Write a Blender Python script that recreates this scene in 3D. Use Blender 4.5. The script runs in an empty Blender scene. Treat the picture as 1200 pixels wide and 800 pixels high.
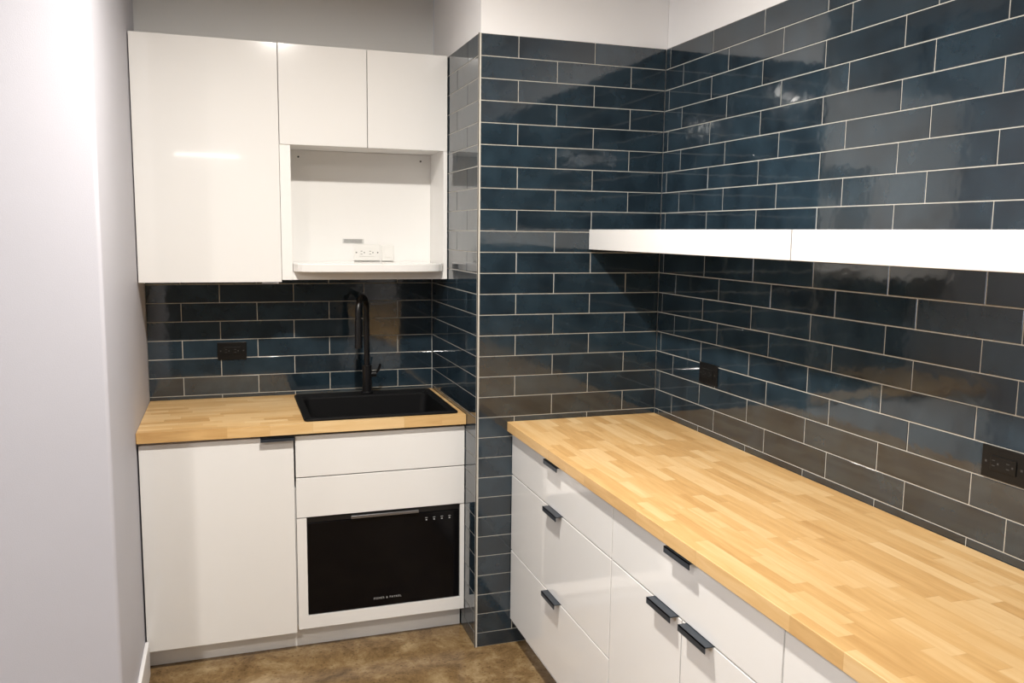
import bpy, bmesh, math, random
from mathutils import Vector, Matrix
random.seed(7)
S=bpy.context.scene
try:
    S.view_settings.view_transform='Standard'
    S.view_settings.look='None'
    S.view_settings.exposure=0.0
except Exception: pass
COL=S.collection

# ---------------------------------------------------------------- constants
ZT=2.367      # top of tile
PX=-0.766     # pillar left face
BY=0.7535     # alcove back (tile face)
LX=-1.989     # alcove left wall
WY=-0.491     # front of the left wall block
CEIL=2.78
TH,TL=0.0796,0.308

# ---------------------------------------------------------------- materials
def new_mat(name):
    m=bpy.data.materials.new(name); m.use_nodes=True
    nt=m.node_tree; b=nt.nodes['Principled BSDF']
    return m,nt,b
def N(nt,t,**kw):
    n=nt.nodes.new(t)
    for k,v in kw.items(): setattr(n,k,v)
    return n
def math_n(nt,op,a,b=None,c=None):
    n=N(nt,'ShaderNodeMath',operation=op)
    for i,v in enumerate((a,b,c)):
        if v is None: continue
        if isinstance(v,(int,float)): n.inputs[i].default_value=v
        else: nt.links.new(v,n.inputs[i])
    return n.outputs[0]
def simple(name,col,rough=0.5,metal=0,coat=0,noise=0.0,nscale=5,bump=0,bscale=200,ior=None):
    m,nt,b=new_mat(name)
    b.inputs['Base Color'].default_value=(*col,1)
    b.inputs['Roughness'].default_value=rough
    b.inputs['Metallic'].default_value=metal
    b.inputs['Coat Weight'].default_value=coat
    b.inputs['Coat Roughness'].default_value=0.04
    if ior: b.inputs['IOR'].default_value=ior
    tc=N(nt,'ShaderNodeTexCoord')
    n=N(nt,'ShaderNodeTexNoise'); n.inputs['Scale'].default_value=nscale; n.inputs['Detail'].default_value=4
    nt.links.new(tc.outputs['Object'],n.inputs['Vector'])
    mx=N(nt,'ShaderNodeMix',data_type='RGBA')
    mx.inputs[6].default_value=(*[c*(1-noise) for c in col],1)
    mx.inputs[7].default_value=(*[min(1,c*(1+noise)) for c in col],1)
    nt.links.new(n.outputs['Fac'],mx.inputs[0]); nt.links.new(mx.outputs[2],b.inputs['Base Color'])
    if bump:
        n2=N(nt,'ShaderNodeTexNoise'); n2.inputs['Scale'].default_value=bscale; n2.inputs['Detail'].default_value=3
        nt.links.new(tc.outputs['Object'],n2.inputs['Vector'])
        bp=N(nt,'ShaderNodeBump'); bp.inputs['Strength'].default_value=bump; bp.inputs['Distance'].default_value=0.002
        nt.links.new(n2.outputs['Fac'],bp.inputs['Height']); nt.links.new(bp.outputs[0],b.inputs['Normal'])
    return m
def emis(name,col,st):
    m,nt,b=new_mat(name)
    b.inputs['Emission Color'].default_value=(*col,1); b.inputs['Emission Strength'].default_value=st
    return m

M_paint =simple('paint_wall_white',(0.82,0.81,0.81),0.6,noise=0.02,bump=0.15,bscale=350)
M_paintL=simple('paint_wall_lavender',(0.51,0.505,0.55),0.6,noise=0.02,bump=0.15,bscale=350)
M_paintG=simple('paint_wall_grey',(0.70,0.695,0.68),0.6,noise=0.03,bump=0.15,bscale=350)
M_paintD=simple('paint_wall_dark',(0.12,0.118,0.115),0.7,noise=0.03,bump=0.15,bscale=350)
M_ceil  =simple('paint_ceiling',(0.82,0.81,0.80),0.8,noise=0.01)
M_gloss =simple('cabinet_gloss_white',(0.83,0.82,0.80),0.12,coat=0.8,noise=0.006,nscale=2)
M_satin =simple('cabinet_white_satin',(0.83,0.82,0.80),0.35,noise=0.01)
M_trim  =simple('trim_white',(0.80,0.79,0.79),0.35,noise=0.01)
M_grout =simple('grout_light',(0.50,0.475,0.42),0.85,noise=0.15,nscale=30)
M_blackm=simple('matte_black',(0.006,0.006,0.007),0.34,noise=0.1,nscale=20)
M_sink  =simple('black_composite',(0.003,0.003,0.0035),0.6,noise=0.3,nscale=300,bump=0.2,bscale=900,ior=1.3)
M_glassb=simple('black_glass',(0.003,0.003,0.004),0.10,noise=0.05,ior=1.3)
M_handle=simple('graphite_handle',(0.045,0.055,0.07),0.35,metal=0.5,noise=0.05)
M_steel =simple('brushed_steel',(0.30,0.30,0.32),0.3,metal=0.9,noise=0.08,nscale=80)
M_dark  =simple('dark_gap',(0.02,0.02,0.02),0.8,noise=0.1)
M_plastw=simple('white_plastic',(0.80,0.79,0.76),0.3,noise=0.01)
M_print =simple('print_pale',(0.45,0.45,0.45),0.5,noise=0.02)
M_paper =simple('paper_label',(0.6,0.6,0.58),0.8,noise=0.15,nscale=150)
M_lamp  =emis('lamp_diffuser',(1.0,0.95,0.88),12)

def tile_mat():
    m,nt,b=new_mat('glazed_blue_tile')
    at=N(nt,'ShaderNodeAttribute',attribute_name='tint')
    tc=N(nt,'ShaderNodeTexCoord')
    cb=N(nt,'ShaderNodeVectorMath',operation='ADD')
    nt.links.new(tc.outputs['Object'],cb.inputs[0])
    k=N(nt,'ShaderNodeCombineXYZ'); nt.links.new(math_n(nt,'MULTIPLY',at.outputs['Fac'],40),k.inputs[0]); nt.links.new(k.outputs[0],cb.inputs[1])
    n=N(nt,'ShaderNodeTexNoise'); n.inputs['Scale'].default_value=8; n.inputs['Detail'].default_value=4; n.inputs['Roughness'].default_value=0.55
    nt.links.new(cb.outputs[0],n.inputs['Vector'])
    f=math_n(nt,'MULTIPLY_ADD',at.outputs['Fac'],0.22,-0.20)
    f=math_n(nt,'ADD',f,math_n(nt,'MULTIPLY',n.outputs['Fac'],1.15))
    r=N(nt,'ShaderNodeValToRGB'); e=r.color_ramp.elements
    e[0].position=0.10; e[0].color=(0.006,0.0105,0.0155,1)
    e[1].position=0.90; e[1].color=(0.027,0.049,0.068,1)
    nt.links.new(f,r.inputs[0]); nt.links.new(r.outputs[0],b.inputs['Base Color'])
    b.inputs['Roughness'].default_value=0.07
    b.inputs['IOR'].default_value=1.78
    n2=N(nt,'ShaderNodeTexNoise'); n2.inputs['Scale'].default_value=14; n2.inputs['Detail'].default_value=2
    nt.links.new(tc.outputs['Object'],n2.inputs['Vector'])
    bp=N(nt,'ShaderNodeBump'); bp.inputs['Strength'].default_value=0.22; bp.inputs['Distance'].default_value=0.0025
    nt.links.new(n2.outputs['Fac'],bp.inputs['Height']); nt.links.new(bp.outputs[0],b.inputs['Normal'])
    return m
M_tile=tile_mat()

def wood_mat(name,axis):
    m,nt,b=new_mat(name)
    tc=N(nt,'ShaderNodeTexCoord'); sp=N(nt,'ShaderNodeSeparateXYZ')
    nt.links.new(tc.outputs['Object'],sp.inputs[0])
    L=sp.outputs[axis]; W=sp.outputs['X' if axis=='Y' else 'Y']
    row=math_n(nt,'FLOOR',math_n(nt,'DIVIDE',math_n(nt,'ADD',W,10.011),0.036))
    wr=N(nt,'ShaderNodeTexWhiteNoise',noise_dimensions='1D'); nt.links.new(row,wr.inputs['W'])
    u=math_n(nt,'ADD',math_n(nt,'DIVIDE',L,0.22),math_n(nt,'MULTIPLY',wr.outputs['Value'],37.0))
    # vary stave length inside each row
    u=math_n(nt,'ADD',u,math_n(nt,'MULTIPLY',math_n(nt,'SINE',math_n(nt,'MULTIPLY',u,2.1)),0.3))
    cell=math_n(nt,'FLOOR',u)
    cb=N(nt,'ShaderNodeCombineXYZ'); nt.links.new(cell,cb.inputs[0]); nt.links.new(row,cb.inputs[1])
    wn=N(nt,'ShaderNodeTexWhiteNoise',noise_dimensions='3D'); nt.links.new(cb.outputs[0],wn.inputs['Vector'])
    # grain
    mp=N(nt,'ShaderNodeMapping'); mp.inputs['Scale'].default_value=(60,6,60) if axis=='Y' else (6,60,60)
    add=N(nt,'ShaderNodeVectorMath',operation='ADD')
    nt.links.new(tc.outputs['Object'],mp.inputs[0]); nt.links.new(mp.outputs[0],add.inputs[0])
    sc=N(nt,'ShaderNodeVectorMath',operation='SCALE'); sc.inputs['Scale'].default_value=20
    nt.links.new(wn.outputs['Color'],sc.inputs[0]); nt.links.new(sc.outputs[0],add.inputs[1])
    g=N(nt,'ShaderNodeTexNoise'); g.inputs['Scale'].default_value=1.0; g.inputs['Detail'].default_value=5; g.inputs['Distortion'].default_value=0.6
    nt.links.new(add.outputs[0],g.inputs['Vector'])
    f=math_n(nt,'ADD',math_n(nt,'MULTIPLY',wn.outputs['Value'],0.48),math_n(nt,'MULTIPLY',g.outputs['Fac'],0.62))
    r=N(nt,'ShaderNodeValToRGB'); e=r.color_ramp.elements
    e[0].position=0.10; e[0].color=(0.48,0.265,0.092,1)
    e[1].position=0.95; e[1].color=(0.80,0.58,0.31,1)
    e2=r.color_ramp.elements.new(0.5); e2.color=(0.67,0.425,0.180,1)
    nt.links.new(f,r.inputs[0])
    # stave joints
    fr=math_n(nt,'FRACT',u); j1=math_n(nt,'LESS_THAN',fr,0.006)
    fw=math_n(nt,'FRACT',math_n(nt,'DIVIDE',math_n(nt,'ADD',W,10.011),0.036)); j2=math_n(nt,'LESS_THAN',fw,0.025)
    j=math_n(nt,'MULTIPLY',math_n(nt,'MAXIMUM',j1,j2),0.18)
    mx=N(nt,'ShaderNodeMix',data_type='RGBA'); nt.links.new(j,mx.inputs[0]); nt.links.new(r.outputs[0],mx.inputs[6])
    mx.inputs[7].default_value=(0.22,0.09,0.025,1)
    nt.links.new(mx.outputs[2],b.inputs['Base Color'])
    b.inputs['Roughness'].default_value=0.36
    return m
M_woodY=wood_mat('butcher_block_y','Y'); M_woodX=wood_mat('butcher_block_x','X')

def floor_mat():
    m,nt,b=new_mat('stained_concrete_floor')
    tc=N(nt,'ShaderNodeTexCoord')
    n=N(nt,'ShaderNodeTexNoise'); n.inputs['Scale'].default_value=6; n.inputs['Detail'].default_value=14; n.inputs['Roughness'].default_value=0.8; n.inputs['Distortion'].default_value=0.3
    nt.links.new(tc.outputs['Object'],n.inputs['Vector'])
    r=N(nt,'ShaderNodeValToRGB'); e=r.color_ramp.elements
    e[0].position=0.34; e[0].color=(0.075,0.042,0.016,1)
    e[1].position=0.70; e[1].color=(0.40,0.30,0.165,1)
    e2=r.color_ramp.elements.new(0.5); e2.color=(0.20,0.125,0.055,1)
    nt.links.new(n.outputs['Fac'],r.inputs[0])
    v=N(nt,'ShaderNodeTexVoronoi'); v.inputs['Scale'].default_value=45
    nt.links.new(tc.outputs['Object'],v.inputs['Vector'])
    r2=N(nt,'ShaderNodeValToRGB'); e=r2.color_ramp.elements
    e[0].position=0.10; e[0].color=(0.45,0.42,0.38,1); e[1].position=0.26; e[1].color=(1,1,1,1)
    nt.links.new(v.outputs['Distance'],r2.inputs[0])
    mx=N(nt,'ShaderNodeMix',data_type='RGBA',blend_type='MULTIPLY'); mx.inputs[0].default_value=0.7
    nt.links.new(r.outputs[0],mx.inputs[6]); nt.links.new(r2.outputs[0],mx.inputs[7])
    nt.links.new(mx.outputs[2],b.inputs['Base Color']); b.inputs['Roughness'].default_value=0.2
    return m
M_floor=floor_mat()

# ---------------------------------------------------------------- helpers
def empty(name,loc=(0,0,0)):
    o=bpy.data.objects.new(name,None); COL.objects.link(o); o.empty_display_size=0.1; return o
def obj_from(bm,name,mat,parent=None,smooth=False):
    me=bpy.data.meshes.new(name); bm.normal_update(); bm.to_mesh(me); bm.free()
    for mm in (mat if isinstance(mat,(list,tuple)) else [mat]): me.materials.append(mm)
    o=bpy.data.objects.new(name,me); COL.objects.link(o)
    if parent: o.parent=parent
    if smooth:
        for p in me.polygons: p.use_smooth=True
    return o
def add_box(bm,x0,x1,y0,y1,z0,z1,mi=0):
    v=[bm.verts.new((x,y,z)) for x in (x0,x1) for y in (y0,y1) for z in (z0,z1)]
    for f in ((0,1,3,2),(4,6,7,5),(0,4,5,1),(2,3,7,6),(0,2,6,4),(1,5,7,3)):
        fc=bm.faces.new([v[i] for i in f]); fc.material_index=mi
def box(name,x0,x1,y0,y1,z0,z1,mat,parent=None,bev=0):
    bm=bmesh.new(); add_box(bm,min(x0,x1),max(x0,x1),min(y0,y1),max(y0,y1),min(z0,z1),max(z0,z1))
    bmesh.ops.recalc_face_normals(bm,faces=bm.faces)
    o=obj_from(bm,name,mat,parent)
    if bev:
        md=o.modifiers.new('bevel','BEVEL'); md.width=bev; md.segments=3; md.limit_method='ANGLE'
        for p in o.data.polygons: p.use_smooth=True
        wn=o.modifiers.new('wn','WEIGHTED_NORMAL'); wn.keep_sharp=True
    return o
def boxes(name,lst,mat,parent=None,bev=0):
    bm=bmesh.new()
    for a in lst: add_box(bm,*a)
    bmesh.ops.recalc_face_normals(bm,faces=bm.faces)
    o=obj_from(bm,name,mat,parent)
    if bev:
        md=o.modifiers.new('bevel','BEVEL'); md.width=bev; md.segments=2; md.limit_method='ANGLE'
    return o
def tube(name,pts,r,mat,parent=None,res=12):
    cu=bpy.data.curves.new(name,'CURVE'); cu.dimensions='3D'; cu.bevel_depth=r; cu.bevel_resolution=6; cu.use_fill_caps=True
    sp=cu.splines.new('POLY'); sp.points.add(len(pts)-1)
    for p,c in zip(sp.points,pts): p.co=(*c,1)
    sp.use_smooth=True
    cu.materials.append(mat)
    o=bpy.data.objects.new(name,cu); COL.objects.link(o)
    if parent: o.parent=parent
    return o
def cyl(name,c,r,h,mat,parent=None,axis='Z',seg=48,bev=0.001,r2=None):
    bm=bmesh.new(); bmesh.ops.create_cone(bm,cap_ends=True,segments=seg,radius1=r,radius2=r if r2 is None else r2,depth=h)
    if axis=='X': bmesh.ops.rotate(bm,verts=bm.verts,matrix=Matrix.Rotation(math.pi/2,3,'Y'))
    if axis=='Y': bmesh.ops.rotate(bm,verts=bm.verts,matrix=Matrix.Rotation(math.pi/2,3,'X'))
    bmesh.ops.translate(bm,verts=bm.verts,vec=c)
    o=obj_from(bm,name,mat,parent,smooth=True)
    if bev:
        md=o.modifiers.new('bevel','BEVEL'); md.width=bev; md.segments=2; md.limit_method='ANGLE'
    md=o.modifiers.new('wn','WEIGHTED_NORMAL')
    return o
def rrect(x0,x1,y0,y1,r,n=8):
    out=[]
    for cx,cy,a0 in ((x1-r,y1-r,0),(x0+r,y1-r,90),(x0+r,y0+r,180),(x1-r,y0+r,270)):
        for i in range(n+1):
            a=math.radians(a0+90*i/n); out.append((cx+r*math.cos(a),cy+r*math.sin(a)))
    return out

# tiles -------------------------------------------------------------
def tile_field(name,org,u,n,width,z0,z1,seams,parent,gap=0.0029,thk=0.006):
    """org: point on the finished tile face at u=0,z=0.  u: horizontal unit vector, n: outward normal.
       seams: (even row seam offset, odd row seam offset)"""
    org,u,n=Vector(org),Vector(u),Vector(n); zv=Vector((0,0,1))
    bm=bmesh.new(); lay=bm.faces.layers.float.new('tintf')
    k=0; zt=ZT; tints=[]
    while zt>z0+0.004:
        zb=max(zt-TH,z0); s=seams[k%2]
        ztt=min(zt,z1)
        if ztt-zb>0.006:
            e=[0.0]; a=s%TL
            while a<width-1e-4:
                if a>0.012: e.append(a)
                a+=TL
            if width-e[-1]<0.012 and len(e)>1: e.pop()
            e.append(width)
            for a0,a1 in zip(e[:-1],e[1:]):
                g=gap/2
                A0=a0+(g if a0>0 else 0.0006); A1=a1-(g if a1<width else 0.0006)
                B0=zb+g; B1=ztt-g
                b=0.0012; t=random.random()
                tx=random.uniform(-1,1)*0.00025; ty=random.uniform(-1,1)*0.00018
                vo=[];vi=[];vb=[]
                for (p,q,sx,sy) in ((A0,B0,1,1),(A1,B0,-1,1),(A1,B1,-1,-1),(A0,B1,1,-1)):
                    vb.append(bm.verts.new(org+u*p+zv*q-n*thk))
                    vo.append(bm.verts.new(org+u*p+zv*q-n*0.0011))
                    vi.append(bm.verts.new(org+u*(p+sx*b)+zv*(q+sy*b)-n*(0.0004+sx*tx+sy*ty)))
                fs=[bm.faces.new(vi)]
                for i in range(4):
                    j=(i+1)%4
                    fs.append(bm.faces.new((vo[i],vo[j],vi[j],vi[i])))
                    fs.append(bm.faces.new((vb[i],vb[j],vo[j],vo[i])))
                for f in fs: f[lay]=t
        zt-=TH; k+=1
    bmesh.ops.recalc_face_normals(bm,faces=bm.faces)
    if sum((f.normal.dot(n)) for f in bm.faces)<0: bmesh.ops.reverse_faces(bm,faces=bm.faces)
    vals=[f[lay] for f in bm.faces]
    o=obj_from(bm,name,M_tile,parent)
    at=o.data.attributes.new('tint','FLOAT','FACE')
    for i,v in enumerate(vals): at.data[i].value=v
    p0=org+zv*z0-n*0.009; p1=org+u*width+zv*min(ZT,z1)-n*0.0018
    box(name+'_grout',p0.x,p1.x,p0.y,p1.y,p0.z,p1.z,M_grout,parent)
    return o

# ---------------------------------------------------------------- room
fl=box('floor',-5.2,0.2,-7.2,1.0,-0.05,0,M_floor)
ce=box('ceiling',-5.2,0.2,-7.2,1.0,CEIL,CEIL+0.05,M_ceil)
wr=box('wall_right',0.010,0.16,-7.2,0.0+0.3,0,CEIL,M_paint)
wb=box('wall_back',-2.05,-0.757,BY+0.010,BY+0.16,0,CEIL,M_paintG)
wp=box('wall_pillar',PX+0.010,0.009,0.010,BY+0.008,0,CEIL,M_paint)
wl=box('wall_left',-5.1,LX,WY,BY+0.009,0,CEIL,M_paintL,bev=0.012)
wf=box('wall_front',-5.1,0.0,-7.15,-7.0,0,CEIL,M_paintD)
w5=box('wall_far_left',-5.2,-5.1,-7.0,WY-0.002,0,CEIL,M_paintL)
tile_field('tile_right',(0,0,0),(0,-1,0),(-1,0,0),4.2,0.86,ZT,(0.034,0.138),wr)
tile_field('tile_pillar_front',(0,0,0),(-1,0,0),(0,-1,0),-PX,0.0,ZT,(0.304,0.149),wp)
tile_field('tile_pillar_side',(PX,0,0),(0,1,0),(-1,0,0),BY,0.0,ZT,(0.154,0.0),wp)
tile_field('tile_backsplash',(LX+0.001,BY,0),(1,0,0),(0,-1,0),PX-LX-0.002,0.86,1.50,(0.292,0.445-0.308),wb)
box('trim_1',PX-0.0012,PX+0.0012,-0.0012,0.0012,0.0,ZT,M_blackm)
def baseboard(name,x0,x1,y0,y1,h):
    o=box(name,x0,x1,y0,y1,0.0,h,M_trim,bev=0.004); return o
baseboard('baseboard_left',LX+0.0005,LX+0.015,WY-0.0,0.155,0.13)
baseboard('baseboard_front_left',-5.09,LX+0.015,WY-0.0155,WY-0.0005,0.13)

# added fill light, shaped as an unseen window: frame, mullion, glowing pane
wn=empty('fill_window_1')
XW=-5.1
boxes('frame',[(XW+0.001,XW+0.05,-4.5,-4.44,0.9,2.3),(XW+0.001,XW+0.05,-1.46,-1.40,0.9,2.3),(XW+0.001,XW+0.05,-2.98,-2.92,0.96,2.24),(XW+0.001,XW+0.05,-4.44,-1.46,0.9,0.96),(XW+0.001,XW+0.05,-4.44,-1.46,2.24,2.3)],M_trim,wn)
box('fill_glow_pane',XW+0.003,XW+0.015,-4.44,-1.46,0.96,2.24,emis('fill_glow_pane',(0.80,0.88,1.0),3.2),wn)  # added glowing pane, cool fill for the right-hand wall

# ---------------------------------------------------------------- sink-side base cabinet
FD=0.163
sb=empty('sink_base_cabinet')
G=0.002
box('carcass_left',LX+0.004,-1.441,FD+0.022,BY-0.004,0.10,0.878,M_satin,sb)
boxes('carcass_right',[(-1.439,-1.423,FD+0.022,BY-0.004,0.10,0.66),(PX-0.020,PX-0.004,FD+0.022,BY-0.004,0.10,0.66),(-1.423,PX-0.020,BY-0.02,BY-0.004,0.10,0.66)],M_satin,sb)
box('door_front',LX+0.006,-1.439-G,FD,FD+0.019,0.083,0.868,M_gloss,sb,0.0015)
box('drawer_front_upper',-1.437+G,PX-0.002,FD,FD+0.019,0.7065,0.868,M_gloss,sb,0.0015)
box('drawer_front_lower',-1.437+G,PX-0.002,FD,FD+0.019,0.546,0.7025,M_gloss,sb,0.0015)
box('toe_kick',LX+0.004,PX-0.003,FD+0.06,FD+0.075,0.0,0.098,M_satin,sb,0.001)
boxes('appliance_surround',[(-1.437+G,-1.398,FD,FD+0.019,0.095,0.543),(-0.786,PX-0.002,FD,FD+0.019,0.095,0.543),(-1.398,-0.786,FD,FD+0.019,0.095,0.146)],M_gloss,sb)
def pull(name,c,half,d,parent):
    """edge pull: c = point on the top front edge of the door, d = outward ('x' or 'y'), half = half width"""
    x,y,z=c
    bm=bmesh.new()
    if d=='y':
        add_box(bm,x-half,x+half,y-0.022,y+0.012,z-0.0005,z+0.0022)
        add_box(bm,x-half,x+half,y-0.022,y-0.0195,z-0.012,z+0.0022)
    else:
        add_box(bm,x-0.024,x+0.012,y-half,y+half,z-0.0005,z+0.0022)
        add_box(bm,x-0.024,x-0.0215,y-half,y+half,z-0.014,z+0.0022)
    bmesh.ops.recalc_face_normals(bm,faces=bm.faces)
    return obj_from(bm,name,M_handle,parent)
pull('handle',(-1.50,FD,0.869),0.062,'y',sb)

# left countertop with sink cut-out
HX0,HX1,HY0,HY1=-1.385,-0.803,0.19,0.685
ct=boxes('butcher_block_countertop',[
 (LX+0.002,HX0,0.144,BY-0.002,0.880,0.9188),
 (HX1,PX-0.0015,0.144,BY-0.002,0.880,0.9188),
 (HX0,HX1,0.144,HY0,0.880,0.9188),
 (HX0,HX1,HY1,BY-0.002,0.880,0.9188)],M_woodX)

# ---------------------------------------------------------------- sink
def make_sink():
    e=empty('kitchen_sink')
    bm=bmesh.new(); zt=0.9195
    prof=[(-1.398,-0.790,0.175,0.705,0.018,zt),(-1.398,-0.790,0.175,0.705,0.018,zt+0.006),(-1.394,-0.794,0.179,0.701,0.016,zt+0.009),
          (-1.372,-0.816,0.203,0.615,0.022,zt+0.008),(-1.366,-0.822,0.209,0.609,0.03,zt+0.002),
          (-1.350,-0.838,0.222,0.596,0.045,0.745),(-1.320,-0.868,0.25,0.57,0.04,0.725)]
    loops=[]
    for x0,x1,y0,y1,r,z in prof:
        loops.append([bm.verts.new((x,y,z)) for x,y in rrect(x0,x1,y0,y1,r)])
    for a,b in zip(loops[:-1],loops[1:]):
        n=len(a)
        for i in range(n): bm.faces.new((a[i],a[(i+1)%n],b[(i+1)%n],b[i]))
    bm.faces.new(loops[-1])
    bmesh.ops.recalc_face_normals(bm,faces=bm.faces)
    o=obj_from(bm,'basin',M_sink,e,smooth=True)
    md=o.modifiers.new('es','EDGE_SPLIT'); md.split_angle=math.radians(35)
    cyl('drain',(-1.094,0.41,0.7275),0.045,0.004,M_blackm,e)
make_sink()

# ---------------------------------------------------------------- faucet
def make_faucet():
    e=empty('kitchen_faucet')
    bx,by,z0=-1.084,0.657,0.9285
    cyl('base_flange',(bx,by,z0+0.004),0.027,0.008,M_blackm,e)
    cyl('body',(bx,by,z0+0.065),0.021,0.12,M_blackm,e)
    d=Vector((-0.42,-0.90,0)).normalized(); R=0.062
    pts=[(bx,by,z0+0.11),(bx,by,z0+0.2),(bx,by,1.300)]
    for i in range(1,19):
        a=math.pi*i/18
        p=Vector((bx,by,1.300))+d*(R-R*math.cos(a)); p.z+=R*math.sin(a); pts.append(tuple(p))
    tip=Vector((bx,by,0))+d*(2*R)
    pts.append((tip.x,tip.y,1.26))
    tube('gooseneck',pts,0.0125,M_blackm,e)
    cyl('spray_head',(tip.x,tip.y,1.205),0.016,0.12,M_blackm,e,r2=0.0145)
    cyl('lever_pivot',(bx+0.026,by,z0+0.085),0.013,0.03,M_blackm,e,axis='X')
    tube('lever',[(bx+0.036,by,z0+0.085),(bx+0.050,by-0.01,z0+0.105),(bx+0.056,by-0.02,z0+0.13)],0.0055,M_blackm,e)
make_faucet()

# ---------------------------------------------------------------- dishwasher drawer
dw=empty('dishwasher_drawer')
box('front_panel',-1.396,-0.788,FD+0.006,FD+0.03,0.148,0.520,M_glassb,dw,0.002)
box('tub',-1.390,-0.795,FD+0.031,0.70,0.15,0.52,M_dark,dw)
box('control_strip',-1.396,-0.788,FD+0.007,FD+0.03,0.522,0.541,M_blackm,dw,0.001)
box('handle_recess',-1.228,-0.958,FD-0.004,FD+0.006,0.524,0.536,M_steel,dw,0.002)
bm=bmesh.new()
for i,x in enumerate((-0.925,-0.893,-0.861,-0.829)):
    add_box(bm,x-0.003,x+0.003,FD+0.0045,FD+0.0062,0.487,0.491)
    add_box(bm,x-0.005,x+0.005,FD+0.0045,FD+0.0062,0.497,0.4983)
bmesh.ops.recalc_face_normals(bm,faces=bm.faces)
obj_from(bm,'control_marks',M_print,dw)
tcu=bpy.data.curves.new('badge','FONT'); tcu.body='FISHER & PAYKEL'; tcu.size=0.0115; tcu.space_character=1.3; tcu.align_x='CENTER'; tcu.extrude=0.0003
tcu.materials.append(M_print)
to=bpy.data.objects.new('badge',tcu); COL.objects.link(to); to.location=(-1.085,FD+0.0052,0.178); to.rotation_euler=(math.pi/2,0,0); to.parent=dw

# ---------------------------------------------------------------- wall cabinets
UY=0.453
uc=empty('wall_cabinet')
box('carcass',LX+0.004,-1.455,UY+0.021,BY-0.004,1.440,2.366,M_satin,uc)
box('door',LX+0.004,-1.4535,UY,UY+0.019,1.437,2.3675,M_gloss,uc,0.0015)
box('door_lip',-1.53,-1.465,UY+0.0,UY+0.02,1.430,1.4355,M_steel,uc,0.001)
uc2=empty('wall_cabinet_with_microwave_niche')
x0,x1=-1.452,PX-0.003
box('carcass_top',x0,x1,UY+0.021,BY-0.004,1.984,2.366,M_satin,uc2)
box('door_1',x0+0.001,-1.1060,UY,UY+0.019,1.981,2.3675,M_gloss,uc2,0.0015)
box('door_2',-1.1025,x1-0.001,UY,UY+0.019,1.981,2.3675,M_gloss,uc2,0.0015)
boxes('niche_sides',[(x0,-1.410,UY+0.004,BY-0.012,1.445,1.983),(x1-0.016,x1,UY+0.004,BY-0.012,1.445,1.983)],M_satin,uc2,0.001)
box('niche_back',-1.4095,x1-0.0165,BY-0.05,BY-0.035,1.44,1.983,M_satin,uc2)
box('niche_bottom',-1.4095,x1-0.0165,UY+0.006,BY-0.036,1.445,1.478,M_satin,uc2,0.001)
def bow_shelf():
    bm=bmesh.new(); pts=[]
    a0,a1=-1.4085,x1-0.018; yb=BY-0.051; yf=UY+0.006
    pts=[(a1,yb),(a0,yb)]
    n=40
    for i in range(n+1):
        t=i/n; x=a0+(a1-a0)*t
        s=2*abs(t-0.5)
        y=yf-0.075*(max(0,1-s**5))**0.5
        pts.append((x,y))
    top=[bm.verts.new((x,y,1.512)) for x,y in pts]; bot=[bm.verts.new((x,y,1.478)) for x,y in pts]
    bm.faces.new(top); bm.faces.new(bot[::-1])
    for i in range(len(pts)):
        j=(i+1)%len(pts); bm.faces.new((top[i],bot[i],bot[j],top[j]))
    bmesh.ops.recalc_face_normals(bm,faces=bm.faces)
    o=obj_from(bm,'niche_shelf',M_gloss,uc2)
    md=o.modifiers.new('b','BEVEL'); md.width=0.004; md.segments=3; md.limit_method='ANGLE'; md.angle_limit=math.radians(50)
bow_shelf()
for i,(x,z) in enumerate(((-0.83,1.955),(-1.36,1.955))):
    cyl('hole_dot_%d'%i,(x,BY-0.0515,z),0.004,0.002,M_dark,uc2,axis='Y',seg=16,bev=0)  # dark discs standing for small holes in the niche back

# ---------------------------------------------------------------- outlets
def outlet(name,c,u,n,mat,matd,w=0.120,h=0.076):
    """horizontal duplex outlet; c centre on wall face; u along wall, n outward"""
    e=empty(name); c,u,n=Vector(c),Vector(u),Vector(n); z=Vector((0,0,1))
    def b(nm,cu,cz,hw,hh,d0,d1,mt,bev):
        p=c+u*(cu-hw)+z*(cz-hh)+n*d0; q=c+u*(cu+hw)+z*(cz+hh)+n*d1
        return box(nm,p.x,q.x,p.y,q.y,p.z,q.z,mt,e,bev)
    b('plate',0,0,w/2,h/2,0.0004,0.006,mat,0.002)
    b('insert',0,0,0.034,0.017,0.006,0.0085,mat,0.001)
    for s in (-1,1):
        for (a,bz,hw,hh) in ((-0.006,0.006,0.004,0.0009),(-0.006,-0.006,0.004,0.0009),(0.006,0,0.0022,0.0022)):
            b('slot',s*0.019+a,bz,hw,hh,0.0085,0.0088,matd,0)
        b('screw',s*0.047,0,0.0025,0.0025,0.006,0.0066,matd,0)
    return e
M_gl2=simple('outlet_black',(0.006,0.006,0.006),0.35,noise=0.05,ior=1.35)
M_slot=simple('outlet_slot',(0.05,0.05,0.05),0.6)
outlet('power_outlet',(-1.651,BY,1.124),(1,0,0),(0,-1,0),M_gl2,M_slot)
outlet('power_outlet',(0,-0.408,1.142),(0,-1,0),(-1,0,0),M_gl2,M_slot)
outlet('power_outlet',(0,-1.665,1.135),(0,-1,0),(-1,0,0),M_gl2,M_slot)
outlet('power_outlet',(-1.072,BY-0.0505,1.5505),(1,0,0),(0,-1,0),M_plastw,M_dark,w=0.115,h=0.070)
lab=empty('instruction_label')
box('paper',-1.178,-1.085,BY-0.0518,BY-0.0508,1.590,1.610,M_paper,lab)
bm=bmesh.new()
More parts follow.
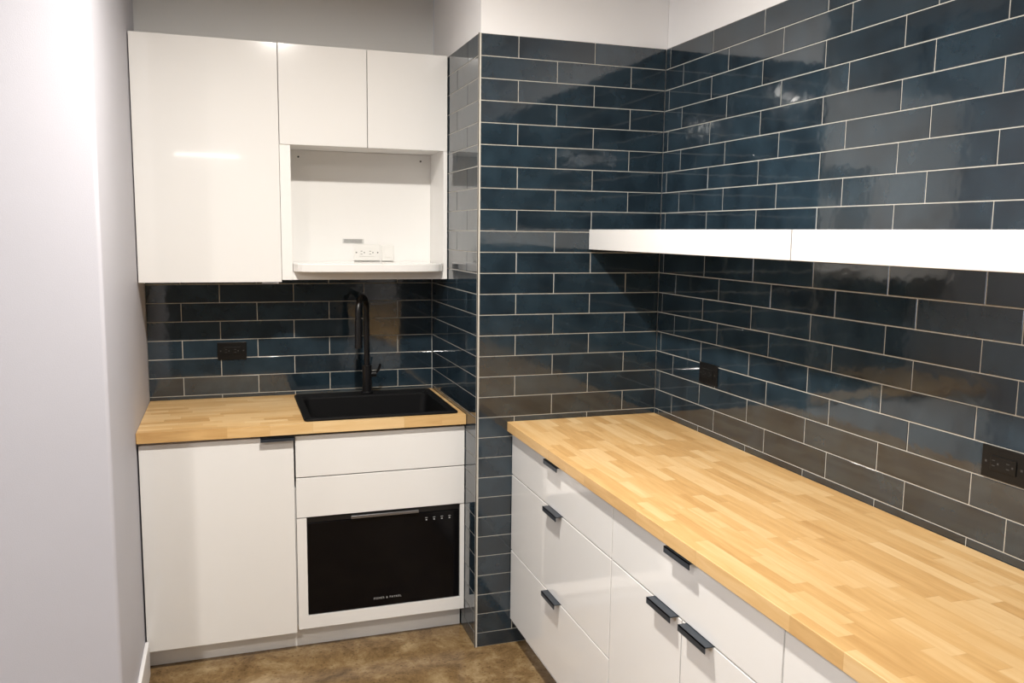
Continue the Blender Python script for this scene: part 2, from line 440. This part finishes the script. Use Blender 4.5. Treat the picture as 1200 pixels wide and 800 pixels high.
for i in range(4): add_box(bm,-1.172,-1.093,BY-0.0522,BY-0.0517,1.5935+i*0.004,1.595+i*0.004)
obj_from(bm,'print_lines',M_dark,lab)
jb=empty('junction_box'); box('cover',-1.008,-0.955,BY-0.062,BY-0.0505,1.5135,1.583,M_plastw,jb,0.003); box('rocker',-0.995,-0.968,BY-0.065,BY-0.062,1.53,1.57,M_plastw,jb,0.001)

# ---------------------------------------------------------------- right run of base cabinets
CF=-0.6214   # door face x
yend=-3.6
ct2=box('butcher_block_countertop',-0.6414,-0.0015,yend,-0.0015,0.876,0.914,M_woodY,bev=0.002)
def rcab(name,ya,yb,fronts,pulls):
    e=empty(name)
    box('carcass',CF+0.021,-0.004,yb+0.001,ya-0.001,0.11,0.874,M_satin,e)
    box('toe_kick',CF+0.07,CF+0.085,yb,ya,0,0.109,M_satin,e)
    for i,(y1,y0,z0,z1) in enumerate(fronts):
        box('front_%d'%i,CF,CF+0.019,y0+0.0022,y1-0.0022,z0+0.0022,z1-0.0022,M_gloss,e,0.0015)
    for i,(y,z) in enumerate(pulls):
        pull('handle_%d'%i,(CF,y,z-0.001),0.062,'x',e)
    return e
Z=(0.104,0.395,0.703,0.872)
rcab('drawer_base_cabinet',-0.004,-0.925,[(-0.004,-0.925,Z[2],Z[3]),(-0.004,-0.925,Z[1],Z[2]),(-0.004,-0.925,Z[0],Z[1])],[(-0.475,Z[3]),(-0.475,Z[2]),(-0.475,Z[1])])
rcab('drawer_and_door_base_cabinet',-0.925,-1.730,[(-0.925,-1.730,Z[2],Z[3]),(-0.925,-1.333,Z[0],Z[2]),(-1.333,-1.730,Z[0],Z[2])],[(-1.333,Z[3]),(-1.252,Z[2]),(-1.416,Z[2])])
rcab('drawer_and_door_base_cabinet',-1.730,-2.60,[(-1.730,-2.60,Z[2],Z[3]),(-1.730,-2.165,Z[0],Z[2]),(-2.165,-2.60,Z[0],Z[2])],[(-2.165,Z[3]),(-2.08,Z[2]),(-2.25,Z[2])])
rcab('drawer_base_cabinet',-2.60,-3.59,[(-2.60,-3.59,Z[2],Z[3]),(-2.60,-3.59,Z[1],Z[2]),(-2.60,-3.59,Z[0],Z[1])],[(-3.1,Z[3]),(-3.1,Z[2]),(-3.1,Z[1])])

# floating shelves
for ya,yb in ((-0.002,-1.2655),(-1.2695,-2.533),(-2.537,-3.8)):
    e=empty('floating_shelf')
    box('board',-0.313,-0.0015,yb,ya,1.5836,1.6614,M_gloss,e,0.002)

# ---------------------------------------------------------------- lights
def downlight(x,y,power,spread=172,col=(1.0,0.95,0.88)):
    e=empty('recessed_ceiling_light')
    bm=bmesh.new(); seg=40
    rings=[(0.085,CEIL-0.0005),(0.083,CEIL-0.006),(0.066,CEIL-0.006),(0.062,CEIL-0.002)]
    L=[[bm.verts.new((x+r*math.cos(2*math.pi*i/seg),y+r*math.sin(2*math.pi*i/seg),z)) for i in range(seg)] for r,z in rings]
    for a,b in zip(L[:-1],L[1:]):
        for i in range(seg): bm.faces.new((a[i],a[(i+1)%seg],b[(i+1)%seg],b[i]))
    obj_from(bm,'trim_ring',M_trim,e,smooth=True)
    cyl('diffuser',(x,y,CEIL-0.0015),0.061,0.002,M_lamp,e,bev=0)
    l=bpy.data.lights.new('lamp','AREA'); l.shape='DISK'; l.size=0.12; l.energy=power; l.color=col; l.spread=math.radians(spread)
    o=bpy.data.objects.new('lamp',l); COL.objects.link(o); o.location=(x,y,CEIL-0.012); o.parent=e
downlight(-1.36,-1.08,64)
downlight(-2.7,-2.9,42)
downlight(-3.1,-4.9,22)
downlight(-4.3,-2.6,16)
# linear pendant further back in the room
pe=empty('linear_pendant_light')
box('housing',-2.12,-1.50,-5.03,-4.97,2.375,2.415,M_trim,pe,0.004)
box('diffuser',-2.11,-1.51,-5.025,-4.975,2.345,2.374,emis('pendant_diffuser',(1,0.96,0.92),12),pe)
tube('cable',[(-2.0,-5.0,2.415),(-2.0,-5.0,CEIL)],0.002,M_blackm,pe); tube('cable',[(-1.6,-5.0,2.415),(-1.6,-5.0,CEIL)],0.002,M_blackm,pe)
w=bpy.data.worlds.new('World'); S.world=w; w.use_nodes=True
w.node_tree.nodes['Background'].inputs[0].default_value=(0.9,0.93,1,1); w.node_tree.nodes['Background'].inputs[1].default_value=0.3

# ---------------------------------------------------------------- camera
yaw,pitch,roll,f=0.3237,0.1270,0.0122,995.9
cy,sy,cp,sp=math.cos(yaw),math.sin(yaw),math.cos(pitch),math.sin(pitch)
F=Vector((sy*cp,cy*cp,-sp)); R=Vector((cy,-sy,0)); D=F.cross(R)
R2=math.cos(roll)*R-math.sin(roll)*D; D2=math.cos(roll)*D+math.sin(roll)*R
Mx=Matrix((( R2.x,-D2.x,-F.x),(R2.y,-D2.y,-F.y),(R2.z,-D2.z,-F.z)))
cam=bpy.data.cameras.new('camera'); co=bpy.data.objects.new('camera',cam); COL.objects.link(co)
m4=Mx.to_4x4(); m4.translation=Vector((-1.6613,-3.0879,1.6443)); co.matrix_world=m4
cam.sensor_width=36; cam.sensor_fit='HORIZONTAL'; cam.lens=36*f/1200; cam.clip_start=0.05
S.camera=co
